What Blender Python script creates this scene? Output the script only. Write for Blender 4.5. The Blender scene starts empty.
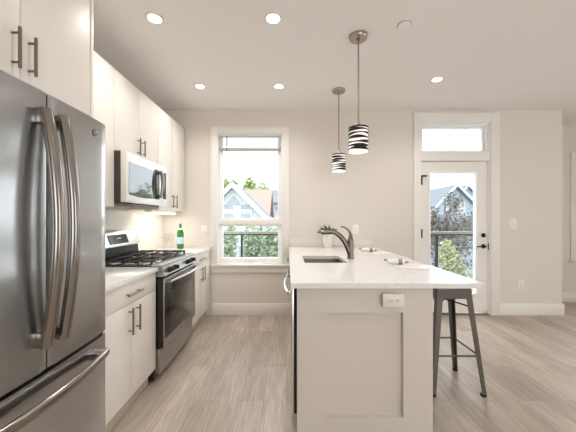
import bpy, bmesh, math, random
from mathutils import Vector, Matrix
S = bpy.context.scene
COL = S.collection
PI = math.pi
random.seed(7)

# ------------------------------------------------------------------ camera, world, light, exposure
def lin(c):
    return tuple(((v/255)/12.92 if v/255 <= 0.04045 else ((v/255+0.055)/1.055)**2.4) for v in c) + (1.0,)

cd = bpy.data.cameras.new('camera'); cam = bpy.data.objects.new('camera', cd); COL.objects.link(cam)
cam.location = (0, 0, 1.297); cam.rotation_euler = (PI/2, 0, 0)
cd.sensor_width = 36; cd.lens = 17.5; cd.shift_x = 1/576; cd.shift_y = 2/576; cd.clip_start = 0.05
S.camera = cam

W = bpy.data.worlds.new('sky'); S.world = W; W.use_nodes = True
bg = W.node_tree.nodes['Background']
bg.inputs['Color'].default_value = (0.93, 0.97, 1.0, 1); bg.inputs['Strength'].default_value = 3.6

S.view_settings.view_transform = 'Standard'; S.view_settings.look = 'None'
S.view_settings.gamma = 1; S.view_settings.use_curve_mapping = False
S.view_settings.exposure = 0.19

def area(name, loc, rot, sx, sy, power, color=(1, 1, 1), spread=180):
    d = bpy.data.lights.new(name, 'AREA'); d.shape = 'RECTANGLE'; d.size = sx; d.size_y = sy
    d.energy = power; d.color = color; d.spread = math.radians(spread)
    o = bpy.data.objects.new(name, d); COL.objects.link(o); o.location = loc; o.rotation_euler = rot
    return o
# added fill lamps standing in for daylight at unseen right and rear window openings
area('fill_lamp_east', (5.62, 0.75, 1.45), (0, PI/2, 0), 2.1, 1.5, 8, (1.0, 0.98, 0.97))
area('fill_lamp_rear', (1.6, -2.62, 1.45), (PI/2, 0, 0), 2.6, 2.0, 3, (1.0, 0.98, 0.96))

# ------------------------------------------------------------------ materials
def mat(name, rgb, rough=0.5, metal=0.0, spec=0.5, noise=None, bump=None, emit=None, coat=0.0, aniso=None):
    m = bpy.data.materials.new(name); m.use_nodes = True
    nt = m.node_tree; b = nt.nodes['Principled BSDF']
    b.inputs['Base Color'].default_value = lin(rgb); b.inputs['Roughness'].default_value = rough
    b.inputs['Metallic'].default_value = metal; b.inputs['Specular IOR Level'].default_value = spec
    b.inputs['Coat Weight'].default_value = coat
    tc = nt.nodes.new('ShaderNodeTexCoord')
    if noise:                                   # (scale xyz, amount): gentle variation of the colour
        sc, amt = noise
        mp = nt.nodes.new('ShaderNodeMapping'); mp.inputs['Scale'].default_value = sc
        n = nt.nodes.new('ShaderNodeTexNoise'); n.inputs['Scale'].default_value = 1; n.inputs['Detail'].default_value = 4
        nt.links.new(tc.outputs['Object'], mp.inputs[0]); nt.links.new(mp.outputs[0], n.inputs['Vector'])
        r = nt.nodes.new('ShaderNodeMapRange'); r.inputs[1].default_value = 0.3; r.inputs[2].default_value = 0.7
        r.inputs[3].default_value = 1-amt; r.inputs[4].default_value = 1+amt
        nt.links.new(n.outputs['Fac'], r.inputs[0])
        mx = nt.nodes.new('ShaderNodeMix'); mx.data_type = 'RGBA'; mx.blend_type = 'MULTIPLY'; mx.inputs[0].default_value = 1
        mx.inputs[6].default_value = lin(rgb); nt.links.new(r.outputs[0], mx.inputs[7])
        nt.links.new(mx.outputs[2], b.inputs['Base Color'])
    if bump:                                    # (scale xyz, strength)
        sc, st = bump
        mp = nt.nodes.new('ShaderNodeMapping'); mp.inputs['Scale'].default_value = sc
        n = nt.nodes.new('ShaderNodeTexNoise'); n.inputs['Scale'].default_value = 1; n.inputs['Detail'].default_value = 3
        bp = nt.nodes.new('ShaderNodeBump'); bp.inputs['Strength'].default_value = st; bp.inputs['Distance'].default_value = 0.002
        nt.links.new(tc.outputs['Object'], mp.inputs[0]); nt.links.new(mp.outputs[0], n.inputs['Vector'])
        nt.links.new(n.outputs['Fac'], bp.inputs['Height']); nt.links.new(bp.outputs[0], b.inputs['Normal'])
    if aniso:                                   # brushed horizontally: highlights stretch up and down
        b.inputs['Anisotropic'].default_value = aniso
        tg = nt.nodes.new('ShaderNodeTangent'); tg.direction_type = 'RADIAL'; tg.axis = 'Z'
        nt.links.new(tg.outputs[0], b.inputs['Tangent'])
    if emit:
        b.inputs['Emission Color'].default_value = lin(emit[0]); b.inputs['Emission Strength'].default_value = emit[1]
    return m

def glass_mat(name, tint=(255, 255, 255), refl=1.0):
    m = bpy.data.materials.new(name); m.use_nodes = True; nt = m.node_tree; nt.nodes.clear()
    o = nt.nodes.new('ShaderNodeOutputMaterial'); t = nt.nodes.new('ShaderNodeBsdfTransparent'); t.inputs[0].default_value = lin(tint)
    g = nt.nodes.new('ShaderNodeBsdfGlossy'); g.inputs['Roughness'].default_value = 0.02
    f = nt.nodes.new('ShaderNodeLayerWeight'); f.inputs[0].default_value = 0.5        # Schlick: the same from both sides of the pane
    pw = nt.nodes.new('ShaderNodeMath'); pw.operation = 'POWER'; pw.inputs[1].default_value = 5.0
    ma = nt.nodes.new('ShaderNodeMath'); ma.operation = 'MULTIPLY_ADD'; ma.inputs[1].default_value = 0.96; ma.inputs[2].default_value = 0.04
    nt.links.new(f.outputs['Facing'], pw.inputs[0]); nt.links.new(pw.outputs[0], ma.inputs[0])
    k = nt.nodes.new('ShaderNodeMath'); k.operation = 'MULTIPLY'; k.inputs[1].default_value = refl; k.use_clamp = True
    x = nt.nodes.new('ShaderNodeMixShader')
    nt.links.new(ma.outputs[0], k.inputs[0]); nt.links.new(k.outputs[0], x.inputs[0])
    nt.links.new(t.outputs[0], x.inputs[1]); nt.links.new(g.outputs[0], x.inputs[2]); nt.links.new(x.outputs[0], o.inputs[0])
    return m

def floor_mat():
    m = bpy.data.materials.new('oak_plank_floor'); m.use_nodes = True; nt = m.node_tree; b = nt.nodes['Principled BSDF']
    tc = nt.nodes.new('ShaderNodeTexCoord'); sp = nt.nodes.new('ShaderNodeSeparateXYZ'); cb = nt.nodes.new('ShaderNodeCombineXYZ')
    nt.links.new(tc.outputs['Object'], sp.inputs[0])
    nt.links.new(sp.outputs['Y'], cb.inputs['X']); nt.links.new(sp.outputs['X'], cb.inputs['Y'])
    br = nt.nodes.new('ShaderNodeTexBrick'); br.offset = 0.37; br.offset_frequency = 2
    br.inputs['Scale'].default_value = 1; br.inputs['Brick Width'].default_value = 1.22; br.inputs['Row Height'].default_value = 0.165
    br.inputs['Mortar Size'].default_value = 0.0016; br.inputs['Mortar Smooth'].default_value = 0.3; br.inputs['Bias'].default_value = 0.0
    br.inputs['Color1'].default_value = lin((200, 185, 171)); br.inputs['Color2'].default_value = lin((176, 160, 145))
    br.inputs['Mortar'].default_value = lin((168, 153, 139))
    nt.links.new(cb.outputs[0], br.inputs['Vector'])
    # grain: long streaks with the planks, shifted from plank to plank
    mp = nt.nodes.new('ShaderNodeMapping'); mp.inputs['Scale'].default_value = (4.5, 70, 1)
    n = nt.nodes.new('ShaderNodeTexNoise'); n.inputs['Scale'].default_value = 1.0; n.inputs['Detail'].default_value = 8; n.inputs['Roughness'].default_value = 0.62
    n.inputs['Distortion'].default_value = 0.6
    nt.links.new(cb.outputs[0], mp.inputs[0]); nt.links.new(mp.outputs[0], n.inputs['Vector'])
    r = nt.nodes.new('ShaderNodeMapRange'); r.inputs[1].default_value = 0.28; r.inputs[2].default_value = 0.72; r.inputs[3].default_value = 0.68; r.inputs[4].default_value = 1.18
    nt.links.new(n.outputs['Fac'], r.inputs[0])
    mp2 = nt.nodes.new('ShaderNodeMapping'); mp2.inputs['Scale'].default_value = (1.6, 8, 1)
    n2 = nt.nodes.new('ShaderNodeTexNoise'); n2.inputs['Scale'].default_value = 1.0; n2.inputs['Detail'].default_value = 3
    nt.links.new(cb.outputs[0], mp2.inputs[0]); nt.links.new(mp2.outputs[0], n2.inputs['Vector'])
    r2 = nt.nodes.new('ShaderNodeMapRange'); r2.inputs[1].default_value = 0.3; r2.inputs[2].default_value = 0.7; r2.inputs[3].default_value = 0.86; r2.inputs[4].default_value = 1.12
    nt.links.new(n2.outputs['Fac'], r2.inputs[0])
    mu = nt.nodes.new('ShaderNodeMath'); mu.operation = 'MULTIPLY'; nt.links.new(r.outputs[0], mu.inputs[0]); nt.links.new(r2.outputs[0], mu.inputs[1])
    mx = nt.nodes.new('ShaderNodeMix'); mx.data_type = 'RGBA'; mx.blend_type = 'MULTIPLY'; mx.inputs[0].default_value = 1
    nt.links.new(br.outputs['Color'], mx.inputs[6]); nt.links.new(mu.outputs[0], mx.inputs[7])
    nt.links.new(mx.outputs[2], b.inputs['Base Color'])
    b.inputs['Roughness'].default_value = 0.42; b.inputs['Specular IOR Level'].default_value = 0.45
    bp = nt.nodes.new('ShaderNodeBump'); bp.inputs['Strength'].default_value = 0.25; bp.inputs['Distance'].default_value = 0.001
    nt.links.new(n.outputs['Fac'], bp.inputs['Height']); nt.links.new(bp.outputs[0], b.inputs['Normal'])
    return m

def quartz_mat():
    m = mat('white_quartz', (236, 233, 228), 0.16, spec=0.5)
    nt = m.node_tree; b = nt.nodes['Principled BSDF']
    tc = nt.nodes.new('ShaderNodeTexCoord')
    n = nt.nodes.new('ShaderNodeTexNoise'); n.inputs['Scale'].default_value = 1.6; n.inputs['Detail'].default_value = 5; n.inputs['Distortion'].default_value = 1.8
    nt.links.new(tc.outputs['Object'], n.inputs['Vector'])
    cr = nt.nodes.new('ShaderNodeValToRGB'); e = cr.color_ramp.elements
    e[0].position = 0.47; e[0].color = lin((238, 236, 234)); e[1].position = 0.53; e[1].color = lin((238, 236, 234))
    k = cr.color_ramp.elements.new(0.5); k.color = lin((232, 230, 228))
    nt.links.new(n.outputs['Fac'], cr.inputs[0]); nt.links.new(cr.outputs[0], b.inputs['Base Color'])
    return m

def tile_mat():
    m = mat('white_wall_tile', (238, 234, 227), 0.2)
    nt = m.node_tree; b = nt.nodes['Principled BSDF']
    tc = nt.nodes.new('ShaderNodeTexCoord'); sp = nt.nodes.new('ShaderNodeSeparateXYZ'); cb = nt.nodes.new('ShaderNodeCombineXYZ')
    nt.links.new(tc.outputs['Object'], sp.inputs[0])
    ay = nt.nodes.new('ShaderNodeMath'); ay.operation = 'ADD'; ay.inputs[1].default_value = -0.14
    az = nt.nodes.new('ShaderNodeMath'); az.operation = 'ADD'; az.inputs[1].default_value = -0.125
    nt.links.new(sp.outputs['Y'], ay.inputs[0]); nt.links.new(sp.outputs['Z'], az.inputs[0])
    nt.links.new(ay.outputs[0], cb.inputs['X']); nt.links.new(az.outputs[0], cb.inputs['Y'])
    br = nt.nodes.new('ShaderNodeTexBrick'); br.inputs['Scale'].default_value = 1; br.inputs['Brick Width'].default_value = 0.61
    br.inputs['Row Height'].default_value = 0.305; br.inputs['Mortar Size'].default_value = 0.002
    br.inputs['Color1'].default_value = lin((238, 234, 227)); br.inputs['Color2'].default_value = lin((234, 230, 223)); br.inputs['Mortar'].default_value = lin((205, 199, 190))
    nt.links.new(cb.outputs[0], br.inputs['Vector']); nt.links.new(br.outputs['Color'], b.inputs['Base Color'])
    return m

def siding_mat(name, rgb):
    m = mat(name, rgb, 0.7); nt = m.node_tree; b = nt.nodes['Principled BSDF']
    tc = nt.nodes.new('ShaderNodeTexCoord'); w = nt.nodes.new('ShaderNodeTexWave'); w.bands_direction = 'Z'; w.wave_profile = 'SAW'
    w.inputs['Scale'].default_value = 1.6; w.inputs['Distortion'].default_value = 0
    nt.links.new(tc.outputs['Object'], w.inputs['Vector'])
    bp = nt.nodes.new('ShaderNodeBump'); bp.inputs['Strength'].default_value = 0.5; bp.inputs['Distance'].default_value = 0.03
    nt.links.new(w.outputs['Fac'], bp.inputs['Height']); nt.links.new(bp.outputs[0], b.inputs['Normal'])
    return m

M = {}
M['wall'] = mat('beige_wall_paint', (228, 220, 210), 0.75, spec=0.25, bump=((90, 90, 90), 0.06))
M['ceiling'] = mat('ceiling_paint', (245, 240, 237), 0.8, spec=0.2)
M['trim'] = mat('trim_paint', (240, 235, 228), 0.45, spec=0.4)
M['floor'] = floor_mat()
M['cabinet'] = mat('white_cabinet_lacquer', (233, 226, 217), 0.5, spec=0.3)
M['panel'] = mat('greige_panel_lacquer', (216, 207, 196), 0.5, spec=0.4)
M['panel_plate'] = mat('beige_outlet_plastic', (232, 225, 216), 0.4)
M['gap'] = mat('cabinet_carcass', (190, 180, 168), 0.6)
M['quartz'] = quartz_mat()
M['tile'] = tile_mat()
M['steel'] = mat('brushed_stainless_steel', (184, 186, 188), 0.2, 1.0, noise=((2, 2, 300), 0.03), bump=((0.5, 7, 0.35), 0.6), aniso=0.6)
M['steel_h'] = mat('stainless_steel', (224, 223, 221), 0.34, 1.0, noise=((3, 3, 300), 0.03), aniso=0.3)
M['sinksteel'] = mat('satin_sink_steel', (132, 123, 114), 0.38, 1.0)
M['mwsteel'] = mat('bright_stainless_steel', (246, 245, 243), 0.45, 1.0)
M['steel_d'] = mat('drawer_stainless_steel', (172, 170, 168), 0.28, 1.0, noise=((3, 3, 300), 0.03), aniso=0.5)
M['nickel'] = mat('brushed_nickel', (172, 162, 150), 0.3, 1.0)
M['pull'] = mat('satin_nickel_pull', (128, 118, 108), 0.32, 1.0)
M['handle'] = mat('polished_steel_handle', (148, 142, 135), 0.2, 1.0)
M['chrome'] = mat('chrome', (215, 213, 210), 0.12, 1.0)
M['faucet'] = mat('brushed_faucet_steel', (128, 119, 109), 0.3, 1.0)
M['black'] = mat('black_enamel', (22, 21, 21), 0.25)
M['blackmatte'] = mat('cast_iron', (24, 23, 23), 0.42)
M['blackglass'] = mat('black_oven_glass', (26, 23, 21), 0.06, spec=0.6)
M['oven_window'] = mat('oven_window_glass', (50, 44, 39), 0.06, spec=0.6)
M['mwglass'] = mat('microwave_window_glass', (110, 112, 114), 0.04, 0.85)
M['display'] = mat('dark_display', (40, 42, 46), 0.15)
M['darkgrey'] = mat('dark_grey_plastic', (70, 64, 60), 0.5)
M['fridge_side'] = mat('grey_painted_steel', (120, 117, 114), 0.4, 0.3)
M['toe'] = mat('toe_kick', (196, 184, 168), 0.6)
M['gun'] = mat('gunmetal_steel', (116, 112, 107), 0.4, 0.85)
M['rubber'] = mat('black_rubber', (28, 27, 26), 0.7)
M['plastic'] = mat('white_plastic', (240, 236, 229), 0.35)
M['plate_white'] = mat('wall_plate_white', (244, 239, 232), 0.4)
M['slot'] = mat('socket_slot', (72, 60, 50), 0.6)
M['vinyl'] = mat('white_vinyl', (250, 250, 249), 0.35)
M['blind'] = mat('white_blind_slat', (252, 252, 251), 0.5)
_n = M['blind'].node_tree; _t = _n.nodes.new('ShaderNodeBsdfTranslucent'); _t.inputs[0].default_value = lin((246, 246, 244)); _x = _n.nodes.new('ShaderNodeMixShader'); _x.inputs[0].default_value = 0.45
_n.links.new(_n.nodes['Principled BSDF'].outputs[0], _x.inputs[1]); _n.links.new(_t.outputs[0], _x.inputs[2]); _n.links.new(_x.outputs[0], _n.nodes['Material Output'].inputs[0])
M['blindrail'] = mat('blind_bottom_rail', (186, 177, 166), 0.5)
M['cord'] = mat('blind_cord', (96, 94, 92), 0.6)
M['bronze'] = mat('dark_bronze_hardware', (38, 32, 28), 0.35, 0.7)
M['glass'] = glass_mat('window_glass', (252, 254, 254), 1.0)
M['clearglass'] = glass_mat('drinking_glass', (252, 253, 253), 0.35)
M['bottle'] = mat('green_bottle_glass', (40, 150, 40), 0.06, coat=0.3)
M['bottle'].node_tree.nodes['Principled BSDF'].inputs['Transmission Weight'].default_value = 0.45
M['blue_label'] = mat('pale_blue_label', (190, 214, 236), 0.5)
M['white_label'] = mat('white_label', (238, 240, 242), 0.5)
M['foil'] = mat('silver_foil_cap', (190, 192, 190), 0.3, 0.8)
M['pot'] = mat('white_ceramic', (244, 240, 233), 0.3)
M['soil'] = mat('potting_soil', (62, 48, 38), 0.9)
M['succulent'] = mat('succulent_leaf', (44, 74, 36), 0.45, noise=((30, 30, 30), 0.25))
M['linen'] = mat('white_linen', (240, 236, 228), 0.8)
M['cutlery'] = mat('bronze_cutlery', (120, 100, 72), 0.3, 0.9)
M['ring'] = mat('gold_napkin_ring', (150, 136, 112), 0.35, 0.9)
M['mat_white'] = mat('white_placemat', (244, 243, 241), 0.35)
M['shade'] = mat('opal_glass_shade', (245, 242, 236), 0.3, emit=((255, 248, 236), 0.5))
M['band'] = mat('dark_banded_metal', (48, 42, 41), 0.35, 0.6)
M['lens'] = mat('lamp_lens', (255, 250, 240), 0.4, emit=((255, 244, 226), 14))
M['ledbar'] = mat('led_strip_lens', (255, 248, 235), 0.4, emit=((255, 243, 220), 4.0))
M['sidinggrey'] = siding_mat('pale_grey_siding', (184, 187, 187))
M['sidingblue'] = siding_mat('blue_grey_siding', (138, 150, 163))
M['sidingwhite'] = siding_mat('white_siding', (178, 180, 182))
M['housetrim'] = mat('white_house_trim', (190, 190, 191), 0.6)
M['roof_tan'] = mat('tan_shingle_roof', (150, 130, 119), 0.85, noise=((8, 8, 30), 0.12))
M['roof_grey'] = mat('grey_shingle_roof', (112, 117, 126), 0.85, noise=((8, 8, 30), 0.12))
M['housepane'] = mat('far_window_glass', (135, 142, 148), 0.15)
M['leaf_green'] = mat('bright_leaf', (146, 166, 104), 0.6, noise=((6, 6, 6), 0.35))
M['leaf_mid'] = mat('mid_leaf', (134, 150, 120), 0.6, noise=((6, 6, 6), 0.35))
M['leaf_lime'] = mat('lime_leaf', (164, 172, 136), 0.6, noise=((9, 9, 9), 0.3))
M['leaf_plum'] = mat('plum_leaf', (104, 100, 95), 0.6, noise=((5, 5, 5), 0.45))
M['bark'] = mat('bark', (98, 84, 72), 0.9)
M['deck'] = mat('balcony_deck_board', (150, 147, 142), 0.7, noise=((4, 40, 4), 0.08))
M['rail'] = mat('dark_railing_steel', (52, 54, 57), 0.45, 0.4)
M['railtop'] = mat('pale_railing_cap', (140, 138, 134), 0.5)
M['ground'] = mat('pale_ground', (140, 144, 136), 0.9, noise=((0.4, 0.4, 0.4), 0.12))
M['exterior'] = mat('outer_cladding', (200, 196, 190), 0.8)

# ------------------------------------------------------------------ mesh helpers
def box(bm, x0, x1, y0, y1, z0, z1, bev=0.0, seg=2):
    t = bmesh.new(); bmesh.ops.create_cube(t, size=1)
    for v in t.verts:
        v.co = Vector(((x0+x1)/2+v.co.x*(x1-x0), (y0+y1)/2+v.co.y*(y1-y0), (z0+z1)/2+v.co.z*(z1-z0)))
    if bev > 0:
        bmesh.ops.bevel(t, geom=list(t.edges), offset=bev, segments=seg, profile=0.5, affect='EDGES')
    merge(bm, t); return bm

def merge(bm, t):
    mp = [bm.verts.new(v.co) for v in t.verts]; t.verts.index_update()
    for f in t.faces:
        try: bm.faces.new([mp[v.index] for v in f.verts])
        except ValueError: pass
    t.free()

def tube(bm, pts, r, n=10, flat=1.0, cap=True, up=None):
    """swept tube along pts; r a number or one per point; flat scales the section across `up`"""
    pts = [Vector(p) for p in pts]; rs = r if isinstance(r, (list, tuple)) else [r]*len(pts)
    rings = []; prev = None
    for i, p in enumerate(pts):
        d = (pts[min(i+1, len(pts)-1)]-pts[max(i-1, 0)]).normalized()
        if prev is None:
            a = Vector(up) if up else (Vector((0, 0, 1)) if abs(d.z) < 0.9 else Vector((1, 0, 0)))
        else: a = prev
        u = (a-d*a.dot(d)).normalized(); v = d.cross(u); prev = u
        rings.append([bm.verts.new(p+u*math.cos(2*PI*k/n)*rs[i]*flat+v*math.sin(2*PI*k/n)*rs[i]) for k in range(n)])
    for A, B in zip(rings, rings[1:]):
        for k in range(n): bm.faces.new((A[k], A[(k+1) % n], B[(k+1) % n], B[k]))
    if cap: bm.faces.new(rings[0][::-1]); bm.faces.new(rings[-1])
    return bm

def lathe(bm, prof, c=(0, 0, 0), n=28, axis='z'):
    rings = []
    def P(r, h, a):
        x, y = r*math.cos(a), r*math.sin(a)
        v = {'z': (x, y, h), 'x': (h, x, y), 'y': (x, h, y)}[axis]
        return Vector(c)+Vector(v)
    for r, h in prof:
        rings.append([bm.verts.new(P(max(r, 1e-5), h, 2*PI*k/n)) for k in range(n)])
    for A, B in zip(rings, rings[1:]):
        for k in range(n): bm.faces.new((A[k], A[(k+1) % n], B[(k+1) % n], B[k]))
    bm.faces.new(rings[0][::-1]); bm.faces.new(rings[-1])
    return bm

def prism(bm, poly, axis, a, b):
    def P(u, v, w): return {'x': (w, u, v), 'y': (u, w, v), 'z': (u, v, w)}[axis]
    A = [bm.verts.new(P(u, v, a)) for u, v in poly]; B = [bm.verts.new(P(u, v, b)) for u, v in poly]
    k = len(poly)
    for i in range(k): bm.faces.new((A[i], A[(i+1) % k], B[(i+1) % k], B[i]))
    bm.faces.new(A[::-1]); bm.faces.new(B)
    return bm

def obj(name, bm, m, parent=None, smooth=35, label=None):
    bmesh.ops.recalc_face_normals(bm, faces=list(bm.faces))
    me = bpy.data.meshes.new(name); bm.to_mesh(me); bm.free()
    me.materials.append(M[m] if isinstance(m, str) else m)
    if smooth:
        for p in me.polygons: p.use_smooth = True
        me.set_sharp_from_angle(angle=math.radians(smooth))
    o = bpy.data.objects.new(name, me); COL.objects.link(o)
    if parent:
        o.parent = parent; o.matrix_parent_inverse = world_of(parent).inverted()
    if label: o['label'] = label
    return o

def world_of(o):
    m = o.matrix_basis.copy()
    if o.parent: m = world_of(o.parent) @ o.matrix_parent_inverse @ m
    return m

def tag(o, label, cat, group=None, kind=None):
    o['label'] = label; o['category'] = cat
    if group: o['group'] = group
    if kind: o['kind'] = kind
    return o

def thing(name, label, cat, loc, group=None, kind=None):
    o = bpy.data.objects.new(name, None); COL.objects.link(o); o.location = loc; o.empty_display_size = 0.1
    return tag(o, label, cat, group, kind)

def dup(root, loc, label=None, cat=None):
    r = root.copy(); COL.objects.link(r); r.location = loc
    if label: r['label'] = label
    for ch in list(root.children):
        c = ch.copy(); COL.objects.link(c); c.parent = r
        for g in list(ch.children):
            d = g.copy(); COL.objects.link(d); d.parent = c
    return r

def struct(name, bm, m, label, cat, parent=None, smooth=35):
    o = obj(name, bm, m, parent, smooth)
    if not parent: tag(o, label, cat, kind='structure')
    return o

def bx(*a, **k): return box(bmesh.new(), *a, **k)

# ------------------------------------------------------------------ room shell
XL, XR, YB, YN, YR, H = -1.66, 5.6, 3.743, 4.32, -2.6, 2.74      # left, right, back, nook back, rear, ceiling
XC = 3.68                                                         # corner where the back wall ends
struct('floor', bx(XL-0.15, XR+0.15, YR-0.15, YN+0.15, -0.12, 0), 'floor', 'grey-brown wood plank floor of the kitchen', 'floor', smooth=0)
struct('ceiling', bx(XL-0.15, XR+0.15, YR-0.15, YN+0.15, H, H+0.12), 'ceiling', 'plain off-white ceiling over the kitchen', 'ceiling', smooth=0)
struct('wall_left', bx(XL-0.15, XL, YR-0.15, YB+0.16, 0, H), 'wall', 'beige wall behind the range and wall cabinets', 'wall', smooth=0)
# back wall with the openings of the window and of the door with its transom
WX0, WX1, WZ0, WZ1 = -0.932, -0.064, 0.683, 2.43
DX0, DX1, DZ1 = 1.785, 2.715, 2.575
b = bmesh.new(); y0, y1 = YB, YB+0.16
for r in ((XL, WX0, 0, H), (WX0, WX1, 0, WZ0), (WX0, WX1, WZ1, H), (WX1, DX0, 0, H), (DX0, DX1, DZ1, H), (DX1, XC, 0, H)):
    box(b, r[0], r[1], y0, y1, r[2], r[3])
struct('wall_back', b, 'wall', 'beige back wall with the window and the glazed door', 'wall', smooth=0)
struct('wall_return', bx(XC-0.12, XC, YB+0.16, YN, 0, H), 'wall', 'short beige return wall at the end of the back wall', 'wall', smooth=0)
NX0, NX1, NZ0, NZ1 = 4.47, 5.35, 0.66, 2.2
b = bmesh.new()
for r in ((XC-0.12, NX0, 0, H), (NX1, XR, 0, H), (NX0, NX1, 0, NZ0), (NX0, NX1, NZ1, H)): box(b, r[0], r[1], YN, YN+0.15, r[2], r[3])
struct('wall_alcove', b, 'wall', 'far pale wall set back at the right edge with a window', 'wall', smooth=0)
b = bmesh.new()                                     # right wall, a tall window opening (outside the frame)
for r in ((YR, -0.05, 0, H), (-0.05, 1.55, 0, 0.35), (-0.05, 1.55, 2.55, H), (1.55, YN+0.15, 0, H)):
    box(b, XR, XR+0.15, r[0], r[1], r[2], r[3])
struct('wall_right', b, 'wall', 'beige right wall with a tall window opening', 'wall', smooth=0)
b = bmesh.new()
for r in ((XL, 0.3, 0, H), (2.9, XR, 0, H), (0.3, 2.9, 0, 0.45), (0.3, 2.9, 2.45, H)): box(b, r[0], r[1], YR-0.15, YR, r[2], r[3])
struct('wall_rear', b, 'wall', 'beige rear wall behind the viewer', 'wall', smooth=0)

def baseboard(name, x0, x1, y0, y1, lab):
    struct(name, bx(x0, x1, y0, y1, 0, 0.155, bev=0.004), 'trim', lab, 'baseboard')
baseboard('baseboard_back', -1.0, 0.06, YB-0.016, YB, 'painted baseboard under the kitchen window')
baseboard('baseboard_door', DX1+0.12, XC+0.016, YB-0.016, YB, 'painted baseboard right of the glazed door')
baseboard('baseboard_middle', 0.9, DX0-0.1, YB-0.016, YB, 'painted baseboard between peninsula and door')
baseboard('baseboard_alcove', XC, XR, YN-0.016, YN, 'painted baseboard on the set-back wall')
baseboard('baseboard_return', XC, XC+0.016, YB, YN-0.016, 'painted baseboard round the wall corner')

# ------------------------------------------------------------------ window 1 over the counter side
def frame(bm, x0, x1, z0, z1, w, y0, y1, bev=0.0, wb=None, wt=None):
    wb = w if wb is None else wb; wt = w if wt is None else wt
    box(bm, x0, x0+w, y0, y1, z0, z1, bev); box(bm, x1-w, x1, y0, y1, z0, z1, bev)
    box(bm, x0+w, x1-w, y0, y1, z0, z0+wb, bev); box(bm, x0+w, x1-w, y0, y1, z1-wt, z1, bev)
    return bm
w1 = thing('window_1', 'white framed kitchen window in the back wall above the baseboard', 'window', (WX0, YB, WZ0), kind='structure')
b = bmesh.new()
box(b, -1.024, WX0, YB-0.018, YB, WZ0, 2.514, 0.003); box(b, WX1, 0.028, YB-0.018, YB, WZ0, 2.514, 0.003)
box(b, WX0, WX1, YB-0.018, YB, WZ1, 2.514, 0.003)
struct('casing', b, 'trim', '', '', w1)
struct('sill', bx(-1.045, 0.04, YB-0.05, YB+0.02, WZ0-0.028, WZ0, 0.006), 'trim', '', '', w1)
struct('apron', bx(-1.024, 0.028, YB-0.016, YB, WZ0-0.115, WZ0-0.028, 0.003), 'trim', '', '', w1)
b = frame(bmesh.new(), WX0, WX1, WZ0, WZ1, 0.014, YB, YB+0.16)
struct('jamb', b, 'vinyl', '', '', w1)
struct('mullion', bx(WX0+0.014, WX1-0.014, YB+0.03, YB+0.12, 1.207, 1.268, 0.004), 'trim', '', '', w1)
struct('upper_sash', frame(bmesh.new(), WX0+0.014, WX1-0.014, 1.268, WZ1-0.014, 0.05, YB+0.06, YB+0.11, 0.004, wb=0.03, wt=0.025), 'vinyl', '', '', w1)
struct('lower_sash', frame(bmesh.new(), WX0+0.014, WX1-0.014, WZ0+0.014, 1.207, 0.045, YB+0.06, YB+0.11, 0.004, wb=0.06, wt=0.02), 'vinyl', '', '', w1)
struct('pane', bx(WX0+0.06, WX1-0.06, YB+0.083, YB+0.087, 1.29, WZ1-0.034), 'glass', '', '', w1)
struct('pane', bx(WX0+0.055, WX1-0.055, YB+0.083, YB+0.087, WZ0+0.07, 1.19), 'glass', '', '', w1)
struct('latch', bx(-0.56, -0.44, YB+0.045, YB+0.06, WZ0+0.04, WZ0+0.058, 0.003), 'vinyl', '', '', w1)

bl = thing('window_blind', 'white mini blind drawn up at the top of the kitchen window', 'blind', ((WX0+WX1)/2, YB+0.03, 2.41))
obj('headrail', bx(WX0+0.018, WX1-0.018, YB+0.008, YB+0.05, 2.396, 2.414, 0.003), 'blind', bl)
for k in range(11):
    z = 2.388-k*0.0125
    obj('slat', prism(bmesh.new(), [(YB+0.019, z-0.0075), (YB+0.024, z-0.001), (YB+0.033, z+0.005), (YB+0.034, z+0.0042), (YB+0.025, z-0.0018), (YB+0.020, z-0.0082)], 'x', WX0+0.016, WX1-0.016), 'blind', bl)
obj('bottom_rail', bx(WX0+0.022, WX1-0.022, YB+0.012, YB+0.048, 2.198, 2.24, 0.004), 'blindrail', bl, label='beige-grey bottom rail')
for cx in (-0.8, -0.5, -0.2):
    obj('ladder_cord', tube(bmesh.new(), [(cx, YB+0.0105, 2.40), (cx, YB+0.0105, 2.20)], 0.002, 6), 'blind', bl)
obj('tilt_wand', tube(bmesh.new(), [(-0.805, YB+0.004, 2.385), (-0.805, YB+0.004, 1.80)], 0.006, 8), 'cord', bl, label='thin grey tilt wand')

# ------------------------------------------------------------------ door 1 and its transom
d1 = thing('door_1', 'white door with a tall glass pane in the back wall', 'door', (DX0, YB, 0), kind='structure')
b = bmesh.new()
box(b, 1.688, DX0, YB-0.018, YB, 0, 2.70, 0.003); box(b, DX1, 2.835, YB-0.018, YB, 0, 2.70, 0.003); box(b, DX0, DX1, YB-0.018, YB, DZ1, 2.70, 0.003)
struct('casing', b, 'trim', '', '', d1)
struct('transom_bar', bx(DX0, DX1, YB-0.005, YB+0.14, 2.062, 2.185, 0.004), 'trim', '', '', d1)
struct('jamb', frame(bmesh.new(), DX0, DX1, 0, DZ1, 0.012, YB, YB+0.16, wb=0.004), 'vinyl', '', '', d1)
LX0, LX1, LZ0, LZ1 = DX0+0.014, DX1-0.014, 0.028, 2.056
b = bmesh.new()
GX0, GX1, GZ0, GZ1 = 1.925, 2.535, 0.28, 1.905
for r in ((LX0, GX0, LZ0, LZ1), (GX1, LX1, LZ0, LZ1), (GX0, GX1, LZ0, GZ0), (GX0, GX1, GZ1, LZ1)): box(b, r[0], r[1], YB+0.022, YB+0.066, r[2], r[3])
struct('door_leaf', b, 'trim', '', '', d1, smooth=0)
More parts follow.
